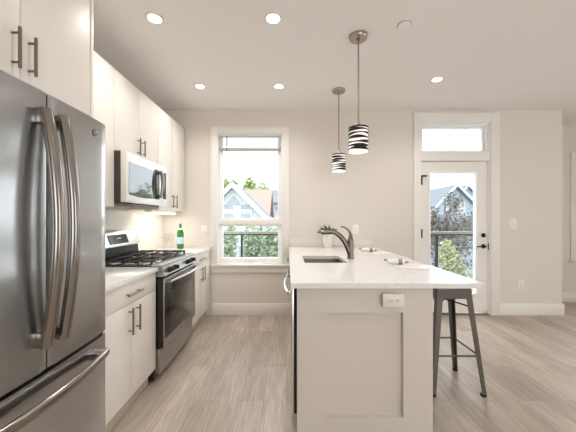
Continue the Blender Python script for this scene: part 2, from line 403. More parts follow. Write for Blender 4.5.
struct('glazing_bead', frame(bmesh.new(), GX0-0.022, GX1+0.022, GZ0-0.022, GZ1+0.022, 0.024, YB+0.012, YB+0.074, 0.004), 'vinyl', '', '', d1)
struct('pane', bx(GX0, GX1, YB+0.042, YB+0.046, GZ0, GZ1), 'glass', '', '', d1)
struct('threshold', bx(DX0+0.01, DX1-0.01, YB-0.01, YB+0.15, 0, 0.014, 0.004), 'pull', '', '', d1)
for z in (1.80, 1.09, 0.3):
    b = tube(bmesh.new(), [(DX0+0.012, YB+0.002, z-0.06), (DX0+0.012, YB+0.002, z+0.06)], 0.015, 10)
    if z > 1.5: box(b, DX0+0.012, DX0+0.085, YB-0.008, YB+0.01, z+0.05, z+0.068)
    struct('hinge', b, 'bronze', '', '', d1)
b = lathe(bmesh.new(), [(0.0, 0), (0.026, 0), (0.03, -0.004), (0.03, -0.012), (0.016, -0.02), (0.0, -0.021)], (2.637, YB+0.022, 1.065), 20, 'y')
struct('deadbolt', b, 'bronze', '', '', d1)
b = lathe(bmesh.new(), [(0.0, 0), (0.028, 0), (0.03, -0.006), (0.012, -0.012), (0.012, -0.045), (0.0, -0.046)], (2.637, YB+0.022, 0.917), 20, 'y')
tube(b, [(2.648, YB-0.02, 0.917), (2.6, YB-0.024, 0.916), (2.53, YB-0.02, 0.914)], [0.010, 0.009, 0.007], 10)
struct('lever_handle', b, 'bronze', '', '', d1)
struct('strike_plate', bx(LX1+0.002, LX1+0.013, YB+0.002, YB+0.024, 0.87, 0.96), 'bronze', '', '', d1)

w2 = thing('window_2', 'narrow transom window above the glazed door', 'window', (DX0, YB, 2.185), kind='structure')
struct('frame', frame(bmesh.new(), DX0+0.012, DX1-0.012, 2.185, DZ1-0.012, 0.05, YB+0.06, YB+0.12, 0.004, wb=0.03, wt=0.045), 'vinyl', '', '', w2)
struct('stop', frame(bmesh.new(), DX0+0.012, DX1-0.012, 2.185, DZ1-0.012, 0.022, YB+0.02, YB+0.06, 0.003, wb=0.012), 'vinyl', '', '', w2)
struct('pane', bx(DX0+0.06, DX1-0.06, YB+0.088, YB+0.092, 2.21, DZ1-0.055), 'glass', '', '', w2)

w3 = thing('window_3', 'white cased window in the set-back wall at the right edge', 'window', (NX0, YN, NZ0), kind='structure')
b = frame(bmesh.new(), NX0-0.1, NX1+0.1, NZ0, NZ1+0.1, 0.1, YN-0.018, YN, 0.003, wb=0.001)
struct('casing', b, 'trim', '', '', w3)
struct('sill', bx(NX0-0.13, NX1+0.13, YN-0.06, YN+0.02, NZ0-0.03, NZ0, 0.006), 'trim', '', '', w3)
struct('sash', frame(bmesh.new(), NX0, NX1, NZ0, NZ1, 0.05, YN+0.05, YN+0.1, 0.004), 'vinyl', '', '', w3)
struct('pane', bx(NX0+0.05, NX1-0.05, YN+0.073, YN+0.077, NZ0+0.05, NZ1-0.05), 'glass', '', '', w3)

# ------------------------------------------------------------------ cabinets along the left wall
def bar_pull(p, q, n, r=0.006, out=0.03, inset=0.14):
    """bar from p to q standing `out` off the face along n, on two posts"""
    p, q, n = Vector(p), Vector(q), Vector(n); d = (q-p)
    bm = tube(bmesh.new(), [p+n*out, q+n*out], r, 10)
    for t in (inset, 1-inset): tube(bm, [p+d*t, p+d*t+n*out], r*0.75, 8)
    return bm
def vpull(xf, y, z0, z1, parent, out=0.03, m='pull', sgn=1): return obj('handle', bar_pull((xf, y, z0), (xf, y, z1), (sgn, 0, 0), out=out), m, parent)
def hpull(xf, y0, y1, z, parent, out=0.03, sgn=1): return obj('handle', bar_pull((xf, y0, z), (xf, y1, z), (sgn, 0, 0), out=out), 'pull', parent)

G = 0.0016
def wall_cabinet(label, xf, y0, y1, z0, z1, gap, pulls, group, side=None):
    t = thing('wall_cabinet', label, 'cabinet', (XL, (y0+y1)/2, z0), group)
    obj('carcass', bx(XL+0.002, xf-0.02, y0, y1, z0, z1), 'cabinet', t, 0)
    if side: obj('side_panel', bx(XL+0.002, xf+0.002, y1, y1+0.02, 0.0 if side == 'tall' else z0, z1, 0.001), 'cabinet', t)
    for a, c, py in ((y0, gap, pulls[0]), (gap, y1, pulls[1])):
        dr = obj('door', bx(xf-0.019, xf, a+G, c-G, z0+0.001, z1-0.001, 0.0015), 'cabinet', t)
        if py: vpull(xf, py, pulls[2], pulls[3], dr)
    return t
wall_cabinet('white two-door cabinet above the steel refrigerator', -1.034, 0.70, 1.474, 1.832, 2.476, 1.086, (1.053, 1.120, 1.862, 2.016), 'white cabinets on the left wall', side='tall')
wall_cabinet('white wall cabinet between refrigerator and microwave', -1.358, 1.496, 2.2, 1.385, 2.476, 1.848, (1.81, 1.888, 1.42, 1.575), 'white cabinets on the left wall')
wall_cabinet('white two-door cabinet directly above the microwave', -1.358, 2.202, 2.958, 1.832, 2.476, 2.58, (2.54, 2.622, 1.868, 2.02), 'white cabinets on the left wall')
wall_cabinet('white wall cabinet right of the microwave, above the green bottle', -1.358, 2.96, 3.71, 1.385, 2.476, 3.335, (3.285, 3.385, 1.415, 1.57), 'white cabinets on the left wall')

def base_cabinet(label, y0, y1, gap, xf=-1.02, pz=(0.545, 0.715), dp=0.09):
    t = thing('base_cabinet', label, 'cabinet', (XL, (y0+y1)/2, 0), 'base cabinets on the left wall')
    b = bx(XL+0.002, xf-0.02, y0, y1, 0.115, 0.884)
    obj('carcass', b, 'cabinet', t, 0)
    obj('toe_kick', bx(XL+0.02, xf-0.06, y0, y1, 0, 0.115), 'toe', t, 0)
    dw = obj('drawer', bx(xf-0.019, xf, y0+G, y1-G, 0.742, 0.880, 0.0015), 'cabinet', t)
    hpull(xf, gap-dp, gap+dp, 0.805, dw)
    for a, c, s in ((y0, gap, -1), (gap, y1, 1)):
        dr = obj('door', bx(xf-0.019, xf, a+G, c-G, 0.128, 0.739, 0.0015), 'cabinet', t)
        vpull(xf, gap+s*0.043, pz[0], pz[1], dr)
    return t
base_cabinet('white base cabinet with drawer between refrigerator and range', 1.515, 2.178, 1.847)
base_cabinet('white base cabinet with drawer between range and window wall', 2.952, 3.725, 3.345)

def counter(label, x0, x1, y0, y1):
    return tag(obj('countertop', bx(x0, x1, y0, y1, 0.885, 0.915, 0.002), 'quartz'), label, 'countertop', 'white countertops')
counter('short white countertop slab between refrigerator and range', XL+0.012, -1.0, 1.497, 2.18)
counter('white countertop slab beside the range carrying the green bottle', XL+0.012, -1.0, 2.95, YB-0.001)
bs = obj('backsplash', bx(XL, XL+0.011, 1.497, YB-0.001, 0.915, 1.384), 'tile'); tag(bs, 'pale large-tile backsplash on the wall behind the range', 'backsplash', kind='structure'); bs.name = 'trim_1'

# ------------------------------------------------------------------ refrigerator
FR = thing('refrigerator', 'stainless steel french-door refrigerator with bowed handles', 'refrigerator', (-1.3, 1.086, 0))
obj('body', bx(XL+0.03, -1.022, 0.715, 1.456, 0.03, 1.765, 0.004), 'fridge_side', FR)
obj('base_grille', bx(XL+0.1, -1.0, 0.73, 1.44, 0.0, 0.058), 'darkgrey', FR)
def front_prism(y0, y1, z0, z1, xb=-1.015, xe=-0.941, bulge=0.015, r=0.006):
    pts = [(xb, y0), (xb, y1)]
    n = 14
    for k in range(n+1):
        t = k/n; y = y1-(y1-y0)*t
        e = min(y1-y, y-y0); rr = r-math.sqrt(max(0, r*r-max(0, r-e)**2)) if e < r else 0
        pts.append((xe+bulge*(1-(2*(y-0.712)/0.747-1)**2)-rr, y))
    return prism(bmesh.new(), pts, 'z', z0, z1)
def fr_handle(y, z0, z1, par):
    pts = []
    for k in range(25):
        t = k/24; pts.append((-0.902+0.046*math.sin(PI*t)**0.9, y, z0+(z1-z0)*t))
    bm = tube(bmesh.new(), pts, 0.0235, 14, flat=0.8, up=(1, 0, 0))
    for z in (z0+0.028, z1-0.028): box(bm, -0.935, -0.9, y-0.020, y+0.018, z-0.028, z+0.028, 0.006)
    return obj('handle', bm, 'handle', par, label='polished bowed bar handle')
dl = obj('door', front_prism(0.712, 1.083, 0.716, 1.778), 'steel', FR)
dr = obj('door', front_prism(1.089, 1.459, 0.716, 1.778), 'steel', FR)
fr_handle(1.048, 0.815, 1.705, dl); fr_handle(1.128, 0.815, 1.705, dr)
fd = obj('freezer_drawer', front_prism(0.712, 1.459, 0.062, 0.700), 'steel', FR)
pts = [(-0.905+0.042*math.sin(PI*k/24)**0.8, 0.76+(1.402-0.76)*k/24, 0.628) for k in range(25)]
bm = tube(bmesh.new(), pts, 0.021, 14, flat=0.72, up=(1, 0, 0))
for y in (0.79, 1.372): box(bm, -0.935, -0.89, y-0.028, y+0.028, 0.611, 0.645, 0.006)
obj('handle', bm, 'handle', fd, label='polished bowed horizontal bar handle')
obj('gasket', bx(-1.02, -0.955, 0.72, 1.452, 0.7, 0.716), 'black', FR)
obj('gasket', bx(-1.02, -0.95, 1.083, 1.089, 0.72, 1.775), 'black', FR)

def badge(center, normal_x, r, parent, s=1):
    """round metal badge with the two script letters, facing +x"""
    cx, cy, cz = center
    bd = obj('badge', lathe(bmesh.new(), [(0, 0), (r, 0), (r, 0.002), (r*0.95, 0.004), (r*0.88, 0.003), (0, 0.003)], center, 28, 'x'), 'darkgrey', parent)
    bm = bmesh.new()
    def stroke(pts, w=0.07): tube(bm, [(cx+0.0036, cy+a*r, cz+c*r) for a, c in pts], w*r, 6)
    ring = [(0.9*math.cos(2*PI*k/28), 0.9*math.sin(2*PI*k/28)) for k in range(29)]; stroke(ring, 0.05)
    stroke([(0.05, 0.42), (-0.12, 0.55), (-0.36, 0.5), (-0.52, 0.2), (-0.5, -0.2), (-0.28, -0.42), (-0.04, -0.3), (0.02, 0.05), (-0.2, 0.02)])      # G
    stroke([(0.02, 0.05), (0.0, -0.4), (-0.18, -0.62)])
    stroke([(0.56, 0.4), (0.4, 0.55), (0.22, 0.42), (0.26, 0.14), (0.44, 0.06), (0.22, -0.02), (0.12, -0.3), (0.3, -0.48), (0.58, -0.3)])             # E
    obj('monogram', bm, 'chrome', bd)
badge((-0.9335, 1.362, 1.712), 1, 0.017, dr)

# ------------------------------------------------------------------ gas range
RG = thing('gas_range', 'stainless steel gas range with black grates between the base cabinets', 'range', (-1.3, 2.565, 0))
RY0, RY1 = 2.186, 2.944
obj('body', bx(XL+0.014, -1.035, RY0, RY1, 0.03, 0.905), 'black', RG)
for fx in (-1.55, -1.08):
    for fy in (RY0+0.05, RY1-0.05): obj('foot', lathe(bmesh.new(), [(0.02, 0), (0.02, 0.03)], (fx, fy, 0), 12), 'rubber', RG)
obj('cooktop', bx(XL+0.014, -1.0, RY0, RY1, 0.905, 0.922, 0.004), 'black', RG)
obj('front_rim', prism(bmesh.new(), [(-1.045, 0.905), (-1.0, 0.905), (-0.976, 0.912), (-0.976, 0.922), (-0.99, 0.932), (-1.06, 0.932), (-1.06, 0.922)], 'y', RY0, RY1), 'steel_d', RG)
cp = obj('control_panel', prism(bmesh.new(), [(-1.036, 0.836), (-0.962, 0.836), (-0.958, 0.842), (-0.976, 0.911), (-1.036, 0.911)], 'y', RY0, RY1), 'steel_d', RG)
for y in (2.30, 2.41, 2.72, 2.84):
    c = Vector((-0.966, y, 0.874)); nrm = Vector((0.97, 0, 0.24)).normalized()
    kb = tube(bmesh.new(), [c-nrm*0.004, c+nrm*0.006, c+nrm*0.008, c+nrm*0.026, c+nrm*0.03], [0.024, 0.024, 0.020, 0.018, 0.014], 18)
    box(kb, c.x+0.012, c.x+0.040, y-0.005, y+0.005, 0.864, 0.896, 0.002)
    obj('knob', kb, 'black', cp)
dv = obj('oven_door', bx(-1.034, -0.971, RY0+0.004, RY1-0.004, 0.278, 0.822, 0.003), 'black', RG)
obj('front_frame', bx(-0.971, -0.963, RY0+0.006, RY1-0.006, 0.28, 0.82, 0.003), 'steel_d', dv)
gl = obj('glass_front', bx(-0.965, -0.9615, RY0+0.02, RY1-0.03, 0.34, 0.775, 0.002), 'blackglass', dv)
obj('window', bx(-0.962, -0.9605, RY0+0.13, RY1-0.13, 0.42, 0.69, 0.0005), 'oven_window', dv)
pts = [(-0.928+0.022*math.sin(PI*k/16), RY0+0.03+(RY1-RY0-0.06)*k/16, 0.792) for k in range(17)]
hb = tube(bmesh.new(), pts, 0.017, 12, flat=0.8, up=(0, 0, 1))
for y in (RY0+0.05, RY1-0.05): box(hb, -0.966, -0.918, y-0.016, y+0.016, 0.779, 0.805, 0.004)
obj('handle', hb, 'handle', dv)
badge((-0.963, 2.565, 0.308), 1, 0.016, dv)
obj('storage_drawer', bx(-1.034, -0.992, RY0+0.004, RY1-0.004, 0.072, 0.268, 0.006), 'steel_d', RG)
# backguard
obj('backguard_base', prism(bmesh.new(), [(XL+0.014, 0.922), (-1.555, 0.922), (-1.565, 1.03), (XL+0.014, 1.03)], 'y', RY0+0.005, RY1-0.005), 'black', RG)
bgp = prism(bmesh.new(), [(XL+0.014, 1.03), (-1.553, 1.03), (-1.545, 1.036), (-1.546, 1.046), (-1.583, 1.15), (-1.595, 1.174), (-1.612, 1.186), (XL+0.014, 1.19)], 'y', RY0, RY1)
bk = obj('backguard', bgp, 'steel_h', RG)
dsp = bmesh.new()
for a in (0,):
    y0, y1 = 2.46, 2.74
    v = [(-1.5478, 1.060), (-1.5775, 1.143)]
    prism(dsp, [(v[0][0], v[0][1]), (v[0][0]+0.003, v[0][1]+0.001), (v[1][0]+0.003, v[1][1]+0.001), (v[1][0], v[1][1])], 'y', y0, y1)
ds = obj('display', dsp, 'display', bk, 0)
obj('clock_digits', bx(-1.5608, -1.558, 2.57, 2.63, 1.104, 1.116), 'white_label', ds)
# grates: three cast-iron sections over the burners
gy = [(RY0+0.02, RY0+0.255), (RY0+0.262, RY1-0.262), (RY1-0.255, RY1-0.02)]
for (a, c) in gy:
    bm = bmesh.new(); x0, x1, z = -1.53, -1.06, 0.958
    for y in (a+0.008, c-0.008): box(bm, x0, x1, y-0.006, y+0.006, z-0.01, z+0.004, 0.002)
    for x in (x0+0.008, (x0+x1)/2, x1-0.008): box(bm, x-0.006, x+0.006, a, c, z-0.01, z+0.004, 0.002)
    for x in (x0+0.12, x1-0.12): box(bm, x-0.005, x+0.005, a, c, z-0.006, z+0.008, 0.002)
    my = (a+c)/2
    for xa, xc in ((x0, x0+0.19), (x1-0.19, x1)): box(bm, xa, xc, my-0.005, my+0.005, z-0.006, z+0.008, 0.002)
    for x in (x0+0.01, x1-0.01):
        for y in (a+0.01, c-0.01): box(bm, x-0.008, x+0.008, y-0.008, y+0.008, 0.922, z-0.008)
    obj('grate', bm, 'blackmatte', RG)
for x, y, r in ((-1.42, 2.31, 0.045), (-1.17, 2.31, 0.052), (-1.295, 2.565, 0.06), (-1.42, 2.82, 0.04), (-1.17, 2.82, 0.052)):
    bn = obj('burner', lathe(bmesh.new(), [(0, 0.922), (r, 0.922), (r*0.95, 0.932), (r*0.7, 0.936), (0, 0.936)], (x, y, 0), 20), 'steel_h', RG)
    obj('burner_cap', lathe(bmesh.new(), [(0, 0.936), (r*0.72, 0.936), (r*0.72, 0.942), (r*0.6, 0.945), (0, 0.945)], (x, y, 0), 20), 'blackmatte', bn)

# ------------------------------------------------------------------ microwave over the range
MW = thing('microwave', 'stainless microwave with mirror-like window mounted above the range', 'microwave', (-1.45, 2.58, 1.42))
MY0, MY1 = 2.206, 2.954
obj('body', bx(XL+0.004, -1.315, MY0, MY1, 1.424, 1.83), 'darkgrey', MW, 0)
md = obj('door', bx(-1.313, -1.262, MY0, 2.83, 1.424, 1.826, 0.004), 'mwsteel', MW)
mwp = [(2.235, 1.487), (2.36, 1.475), (2.5, 1.472), (2.66, 1.478), (2.66, 1.748), (2.235, 1.748)]
obj('window', prism(bmesh.new(), mwp, 'x', -1.264, -1.2595), 'mwglass', md, 0)
obj('handle_recess', bx(-1.264, -1.258, 2.672, 2.765, 1.478, 1.765, 0.002), 'black', md)
pts = [(-1.232+0.018*math.sin(PI*k/14), 2.735, 1.49+0.262*k/14) for k in range(15)]
hb = tube(bmesh.new(), pts, 0.014, 12, up=(1, 0, 0))
for z in (1.505, 1.737): box(hb, -1.26, -1.226, 2.722, 2.748, z-0.014, z+0.014, 0.003)
obj('handle', hb, 'handle', md)
ct = obj('control_panel', bx(-1.313, -1.262, 2.832, MY1, 1.424, 1.826, 0.004), 'mwsteel', MW)
obj('keypad', bx(-1.264, -1.2605, 2.852, 2.925, 1.49, 1.765, 0.001), 'display', ct)
obj('vent_grille', bx(-1.60, -1.34, MY0+0.03, MY1-0.03, 1.414, 1.424), 'darkgrey', MW)

uc = thing('under_cabinet_light', 'slim lit bar light under the wall cabinet beside the microwave', 'light', (-1.47, 3.25, 1.385))
obj('housing', bx(-1.51, -1.43, 2.93+0.035, 3.60, 1.358, 1.3845, 0.003), 'plastic', uc)
obj('lens', bx(-1.505, -1.427, 2.975, 3.59, 1.340, 1.358, 0.003), 'ledbar', uc)
area('under_cabinet_lamp', (-1.46, 3.28, 1.335), (0, 0, 0), 0.06, 0.6, 1.1, (1.0, 0.95, 0.88))

# ------------------------------------------------------------------ bottle and glasses on the far counter
bt = thing('bottle', 'green glass water bottle with a pale blue label on the counter', 'bottle', (-1.38, 3.42, 0.915))
BX, BY = -1.333, 3.50
bt.location = (BX, BY, 0.915)
obj('glass', lathe(bmesh.new(), [(0, 0.916), (0.036, 0.916), (0.041, 0.924), (0.041, 1.09), (0.038, 1.12), (0.024, 1.16), (0.016, 1.19), (0.0145, 1.215), (0.016, 1.218), (0.016, 1.225), (0, 1.225)], (BX, BY, 0), 28), 'bottle', bt)
obj('label', lathe(bmesh.new(), [(0.0413, 0.975), (0.0416, 0.976), (0.0416, 1.057), (0.0413, 1.058)], (BX, BY, 0), 28), 'blue_label', bt, label='pale blue paper label')
obj('neck_label', lathe(bmesh.new(), [(0.0282, 1.152), (0.0285, 1.151), (0.0215, 1.171), (0.021, 1.172)], (BX, BY, 0), 28), 'white_label', bt)
obj('cap', lathe(bmesh.new(), [(0.0, 1.222), (0.0168, 1.222), (0.0168, 1.238), (0.014, 1.243), (0, 1.244)], (BX, BY, 0), 24), 'foil', bt)
def stem_glass(label, x, y):
    p = [(0, 0.9155), (0.032, 0.9155), (0.032, 0.918), (0.006, 0.922), (0.0045, 0.93), (0.0045, 0.985), (0.012, 0.995), (0.03, 1.02), (0.034, 1.05), (0.03, 1.1), (0.027, 1.115),
         (0.0255, 1.115), (0.0285, 1.1), (0.0325, 1.05), (0.0285, 1.021), (0.01, 0.998), (0, 0.996)]
    return tag(obj('wine_glass', lathe(bmesh.new(), p, (x, y, 0), 24), 'clearglass'), label, 'glass', 'clear glasses beside the bottle')
stem_glass('clear stemmed glass nearer the green bottle, at its left', -1.425, 3.45)
stem_glass('clear stemmed glass nearer the range, left of the other glass', -1.43, 3.30)

# ------------------------------------------------------------------ peninsula
PX0, PX1, PY0 = 0.06, 0.865, 1.66
ep = thing('end_panel', 'greige recessed-panel end of the peninsula facing the viewer', 'panel', ((PX0+PX1)/2, PY0, 0))
b = bmesh.new()
RX0, RX1, RZ0, RZ1 = 0.225, 0.690, 0.113, 0.734
for r in ((PX0, RX0, 0, 0.884), (RX1, PX1, 0, 0.884), (RX0, RX1, 0, RZ0), (RX0, RX1, RZ1, 0.884)): box(b, r[0], r[1], PY0, PY0+0.034, r[2], r[3])
obj('frame', b, 'panel', ep, 0)
obj('recessed_field', bx(RX0-0.01, RX1+0.01, PY0+0.027, PY0+0.033, RZ0-0.01, RZ1+0.01), 'panel', ep, 0)
tag(obj('back_panel', bx(0.842, PX1, PY0+0.035, YB-0.001, 0, 0.884), 'panel', None, 0), 'plain greige panel along the stool side of the peninsula', 'panel')

b = bx(0.022, 1.155, 1.638, YB-0.001, 0.885, 0.915)
# countertop with the sink cut-out, built as four slabs around the hole sharing one mesh
b.free(); b = bmesh.new()
SX0, SX1, SY0, SY1 = 0.152, 0.520, 2.39, 2.83
xs = [0.022, SX0, SX1, 1.155]; ys = [1.638, SY0, SY1, YB-0.001]
vt = {}
def gv(i, j, z):
    k = (i, j, z)
    if k not in vt: vt[k] = b.verts.new((xs[i], ys[j], z))
    return vt[k]
Zb, Zt = 0.885, 0.915
for i in range(3):
    for j in range(3):
        if (i, j) == (1, 1): continue
        b.faces.new([gv(i, j, Zt), gv(i+1, j, Zt), gv(i+1, j+1, Zt), gv(i, j+1, Zt)])
        b.faces.new([gv(i, j, Zb), gv(i, j+1, Zb), gv(i+1, j+1, Zb), gv(i+1, j, Zb)])
for i in range(3):
    for j in (0, 3): b.faces.new([gv(i, j, Zb), gv(i+1, j, Zb), gv(i+1, j, Zt), gv(i, j, Zt)])
    for k in (0, 3): b.faces.new([gv(k, i, Zb), gv(k, i, Zt), gv(k, i+1, Zt), gv(k, i+1, Zb)])
for (p, q) in (((1, 1), (2, 1)), ((2, 1), (2, 2)), ((2, 2), (1, 2)), ((1, 2), (1, 1))):
    b.faces.new([gv(*p, Zb), gv(*q, Zb), gv(*q, Zt), gv(*p, Zt)])
tag(obj('countertop', b, 'quartz', None, 0), 'large white peninsula countertop with an undermount sink', 'countertop', 'white countertops')
t2 = obj('trim_2', bx(0.04, 1.14, YB-0.014, YB, 0.9155, 1.018, 0.002), 'wall'); tag(t2, 'low upstand where the peninsula meets the back wall', 'trim', kind='structure')

dw = thing('dishwasher', 'stainless dishwasher set in the peninsula beside its end panel', 'dishwasher', (0.3, 2.0, 0))
obj('body', bx(0.064, 0.62, 1.695, 2.296, 0.1, 0.875), 'darkgrey', dw, 0)
dd = obj('door', bx(0.026, 0.042, 1.695, 2.296, 0.112, 0.872, 0.003), 'steel_h', dw)
obj('door_liner', bx(0.042, 0.064, 1.695, 2.296, 0.112, 0.872), 'rubber', dd)
pts = [(0.006-0.022*math.sin(PI*k/16), 1.735+0.52*k/16, 0.832) for k in range(17)]
hb = tube(bmesh.new(), pts, 0.010, 10)
for y in (1.745, 2.245): box(hb, -0.002, 0.026, y-0.012, y+0.012, 0.821, 0.843, 0.002)
obj('handle', hb, 'chrome', dd)
obj('toe_kick', bx(0.10, 0.6, 1.70, 2.29, 0, 0.1), 'rubber', dw)
def pen_cabinet(label, y0, y1, py, openbox=False):
    t = thing('base_cabinet', label, 'cabinet', (0.4, (y0+y1)/2, 0), 'base cabinets of the peninsula')
    b = bmesh.new()
    for r in ((0.066, 0.84, y0, y0+0.018, 0.115, 0.884), (0.066, 0.84, y1-0.018, y1, 0.115, 0.884), (0.066, 0.84, y0+0.018, y1-0.018, 0.115, 0.133), (0.822, 0.84, y0+0.018, y1-0.018, 0.133, 0.884)): box(b, *r)
    obj('carcass', b, 'cabinet', t, 0)
    obj('toe_kick', bx(0.12, 0.8, y0, y1, 0, 0.115), 'toe', t, 0)
    d = obj('drawer', bx(0.046, 0.065, y0+G, y1-G, 0.742, 0.88, 0.0015), 'cabinet', t)
    hpull(0.046, py[0], py[1], 0.80, d, out=0.042, sgn=-1)
    for a, c in ((y0, (y0+y1)/2), ((y0+y1)/2, y1)): obj('door', bx(0.046, 0.065, a+G, c-G, 0.128, 0.739, 0.0015), 'cabinet', t)
pen_cabinet('white peninsula cabinet under the sink, beyond the dishwasher', 2.30, 2.96, (2.44, 2.68))
pen_cabinet('white peninsula cabinet against the back wall, below the potted plant', 2.962, 3.735, (3.22, 3.48))

sk = thing('sink', 'rectangular stainless undermount sink in the peninsula countertop', 'sink', ((SX0+SX1)/2, (SY0+SY1)/2, 0.7))
b = bmesh.new()
tp = [(SX0-0.004, SY0-0.004), (SX1+0.004, SY0-0.004), (SX1+0.004, SY1+0.004), (SX0-0.004, SY1+0.004)]
bo = [(SX0+0.012, SY0+0.012), (SX1-0.012, SY0+0.012), (SX1-0.012, SY1-0.012), (SX0+0.012, SY1-0.012)]
rim = [(SX0-0.02, SY0-0.02), (SX1+0.02, SY0-0.02), (SX1+0.02, SY1+0.02), (SX0-0.02, SY1+0.02)]
R0 = [b.verts.new((x, y, 0.8835)) for x, y in rim]; R1 = [b.verts.new((x, y, 0.8835)) for x, y in tp]; R2 = [b.verts.new((x, y, 0.70)) for x, y in bo]
for A, B in ((R0, R1), (R1, R2)):
    for k in range(4): b.faces.new((A[k], A[(k+1) % 4], B[(k+1) % 4], B[k]))
b.faces.new(R2)
obj('bowl', b, 'sinksteel', sk, 0)
obj('drain', lathe(bmesh.new(), [(0, 0.701), (0.045, 0.701), (0.045, 0.704), (0.03, 0.703), (0, 0.702)], ((SX0+SX1)/2, (SY0+SY1)/2, 0), 24), 'chrome', sk)

fc = thing('faucet', 'brushed steel single-lever faucet beside the sink', 'faucet', (0.595, 2.634, 0.915))
FX, FY = 0.597, 2.63
obj('base', lathe(bmesh.new(), [(0, 0.915), (0.033, 0.915), (0.033, 0.921), (0.03, 0.924), (0.029, 0.98), (0.030, 1.06), (0.029, 1.09), (0.024, 1.108), (0.014, 1.118), (0, 1.12)], (FX, FY, 0), 24), 'faucet', fc)
sp = []
P0, P1, P2, P3 = Vector((FX-0.006, FY, 0.965)), Vector((FX-0.05, FY, 1.10)), Vector((FX-0.12, FY, 1.165)), Vector((FX-0.185, FY, 1.17))
for k in range(15):
    t = k/14; sp.append(P0*(1-t)**3+P1*3*t*(1-t)**2+P2*3*t*t*(1-t)+P3*t**3)
obj('spout', tube(bmesh.new(), sp, [0.026-0.006*k/14 for k in range(15)], 14), 'faucet', fc)
obj('spray_head', tube(bmesh.new(), [P3+Vector((0.004, 0, 0)), P3+Vector((-0.02, 0, 0.0)), P3+Vector((-0.06, 0, -0.004)), P3+Vector((-0.085, 0, -0.012)), P3+Vector((-0.092, 0, -0.018))], [0.021, 0.0225, 0.024, 0.022, 0.015], 14), 'faucet', fc)
lv = [(FX, FY, 1.105), (FX+0.001, FY, 1.14), (FX-0.012, FY, 1.172), (FX-0.036, FY, 1.199), (FX-0.068, FY, 1.213), (FX-0.094, FY, 1.216)]
obj('lever', tube(bmesh.new(), lv, [0.024, 0.015, 0.0105, 0.009, 0.008, 0.007], 12), 'faucet', fc)

# potted succulent
PXc, PYc = 0.520, 3.585
pp = thing('potted_succulent', 'small succulent in a tapered white pot on the peninsula', 'plant', (PXc, PYc, 0.915))
obj('pot', lathe(bmesh.new(), [(0, 0.9155), (0.042, 0.9155), (0.045, 0.92), (0.066, 1.085), (0.066, 1.09), (0.061, 1.09), (0.059, 1.075), (0, 1.074)], (PXc, PYc, 0), 28), 'pot', pp)
obj('soil', lathe(bmesh.new(), [(0, 1.0745), (0.057, 1.0745), (0.05, 1.08), (0, 1.083)], (PXc, PYc, 0), 20), 'soil', pp)
b = bmesh.new(); rnd = random.Random(3)
for ring, (cnt, tilt, ln) in enumerate(((9, 66, 0.135), (8, 48, 0.15), (6, 28, 0.15), (3, 8, 0.145))):
    for k in range(cnt):
        a = 2*PI*(k+0.5*ring)/cnt+rnd.uniform(-.15, .15); tl = math.radians(tilt+rnd.uniform(-8, 8)); L = ln*rnd.uniform(.85, 1.08)
        pts = []; 
        for s in range(6):
            t = s/5; tt = tl*(0.75+0.35*t); d = L*t
            pts.append((PXc+math.cos(a)*(0.008+math.sin(tt)*d), PYc+math.sin(a)*(0.008+math.sin(tt)*d), 1.078+math.cos(tt)*d*0.95))
        tube(b, pts, [0.015, 0.022, 0.022, 0.017, 0.010, 0.0015], 6, flat=0.7)
obj('foliage', b, 'succulent', pp)

# place settings on the peninsula: round white mats and rolled napkins with bronze cutlery
def place_setting(mx, my, labm, nx, ny, labn):
    tag(obj('placemat', lathe(bmesh.new(), [(0, 0.9153), (0.135, 0.9153), (0.138, 0.917), (0.135, 0.9185), (0, 0.918)], (mx, my, 0), 40), 'mat_white'), labm, 'placemat', 'round white placemats')
    n = thing('napkin_roll', labn, 'napkin', (nx, ny, 0.918), 'rolled napkins on the peninsula')
    z = 0.941
    obj('napkin', tube(bmesh.new(), [(nx-0.075, ny+0.012, z), (nx-0.04, ny+0.006, z+0.001), (nx, ny, z+0.002), (nx+0.05, ny-0.008, z), (nx+0.072, ny-0.012, z)], [0.010, 0.018, 0.022, 0.022, 0.016], 12), 'linen', n)
    obj('napkin_ring', tube(bmesh.new(), [(nx+0.022, ny-0.0035, z+0.001), (nx+0.052, ny-0.0085, z+0.0005)], 0.0235, 14), 'ring', n)
    obj('cutlery', tube(bmesh.new(), [(nx-0.09, ny+0.008, z+0.016), (nx-0.06, ny+0.001, z+0.006), (nx-0.02, ny-0.009, z-0.002), (nx+0.03, ny-0.019, z-0.006), (nx+0.085, ny-0.024, z-0.003), (nx+0.1, ny-0.025, z)], [0.007, 0.004, 0.004, 0.004, 0.006, 0.003], 8), 'cutlery', n)
place_setting(0.985, 2.22, 'round white placemat nearer the viewer, opposite the metal stool', 0.885, 2.29, 'rolled napkin with ring on the placemat above the metal stool')
place_setting(1.0, 3.08, 'round white placemat nearer the back wall, behind the faucet', 0.9, 3.13, 'rolled napkin with ring on the placemat nearer the back wall')

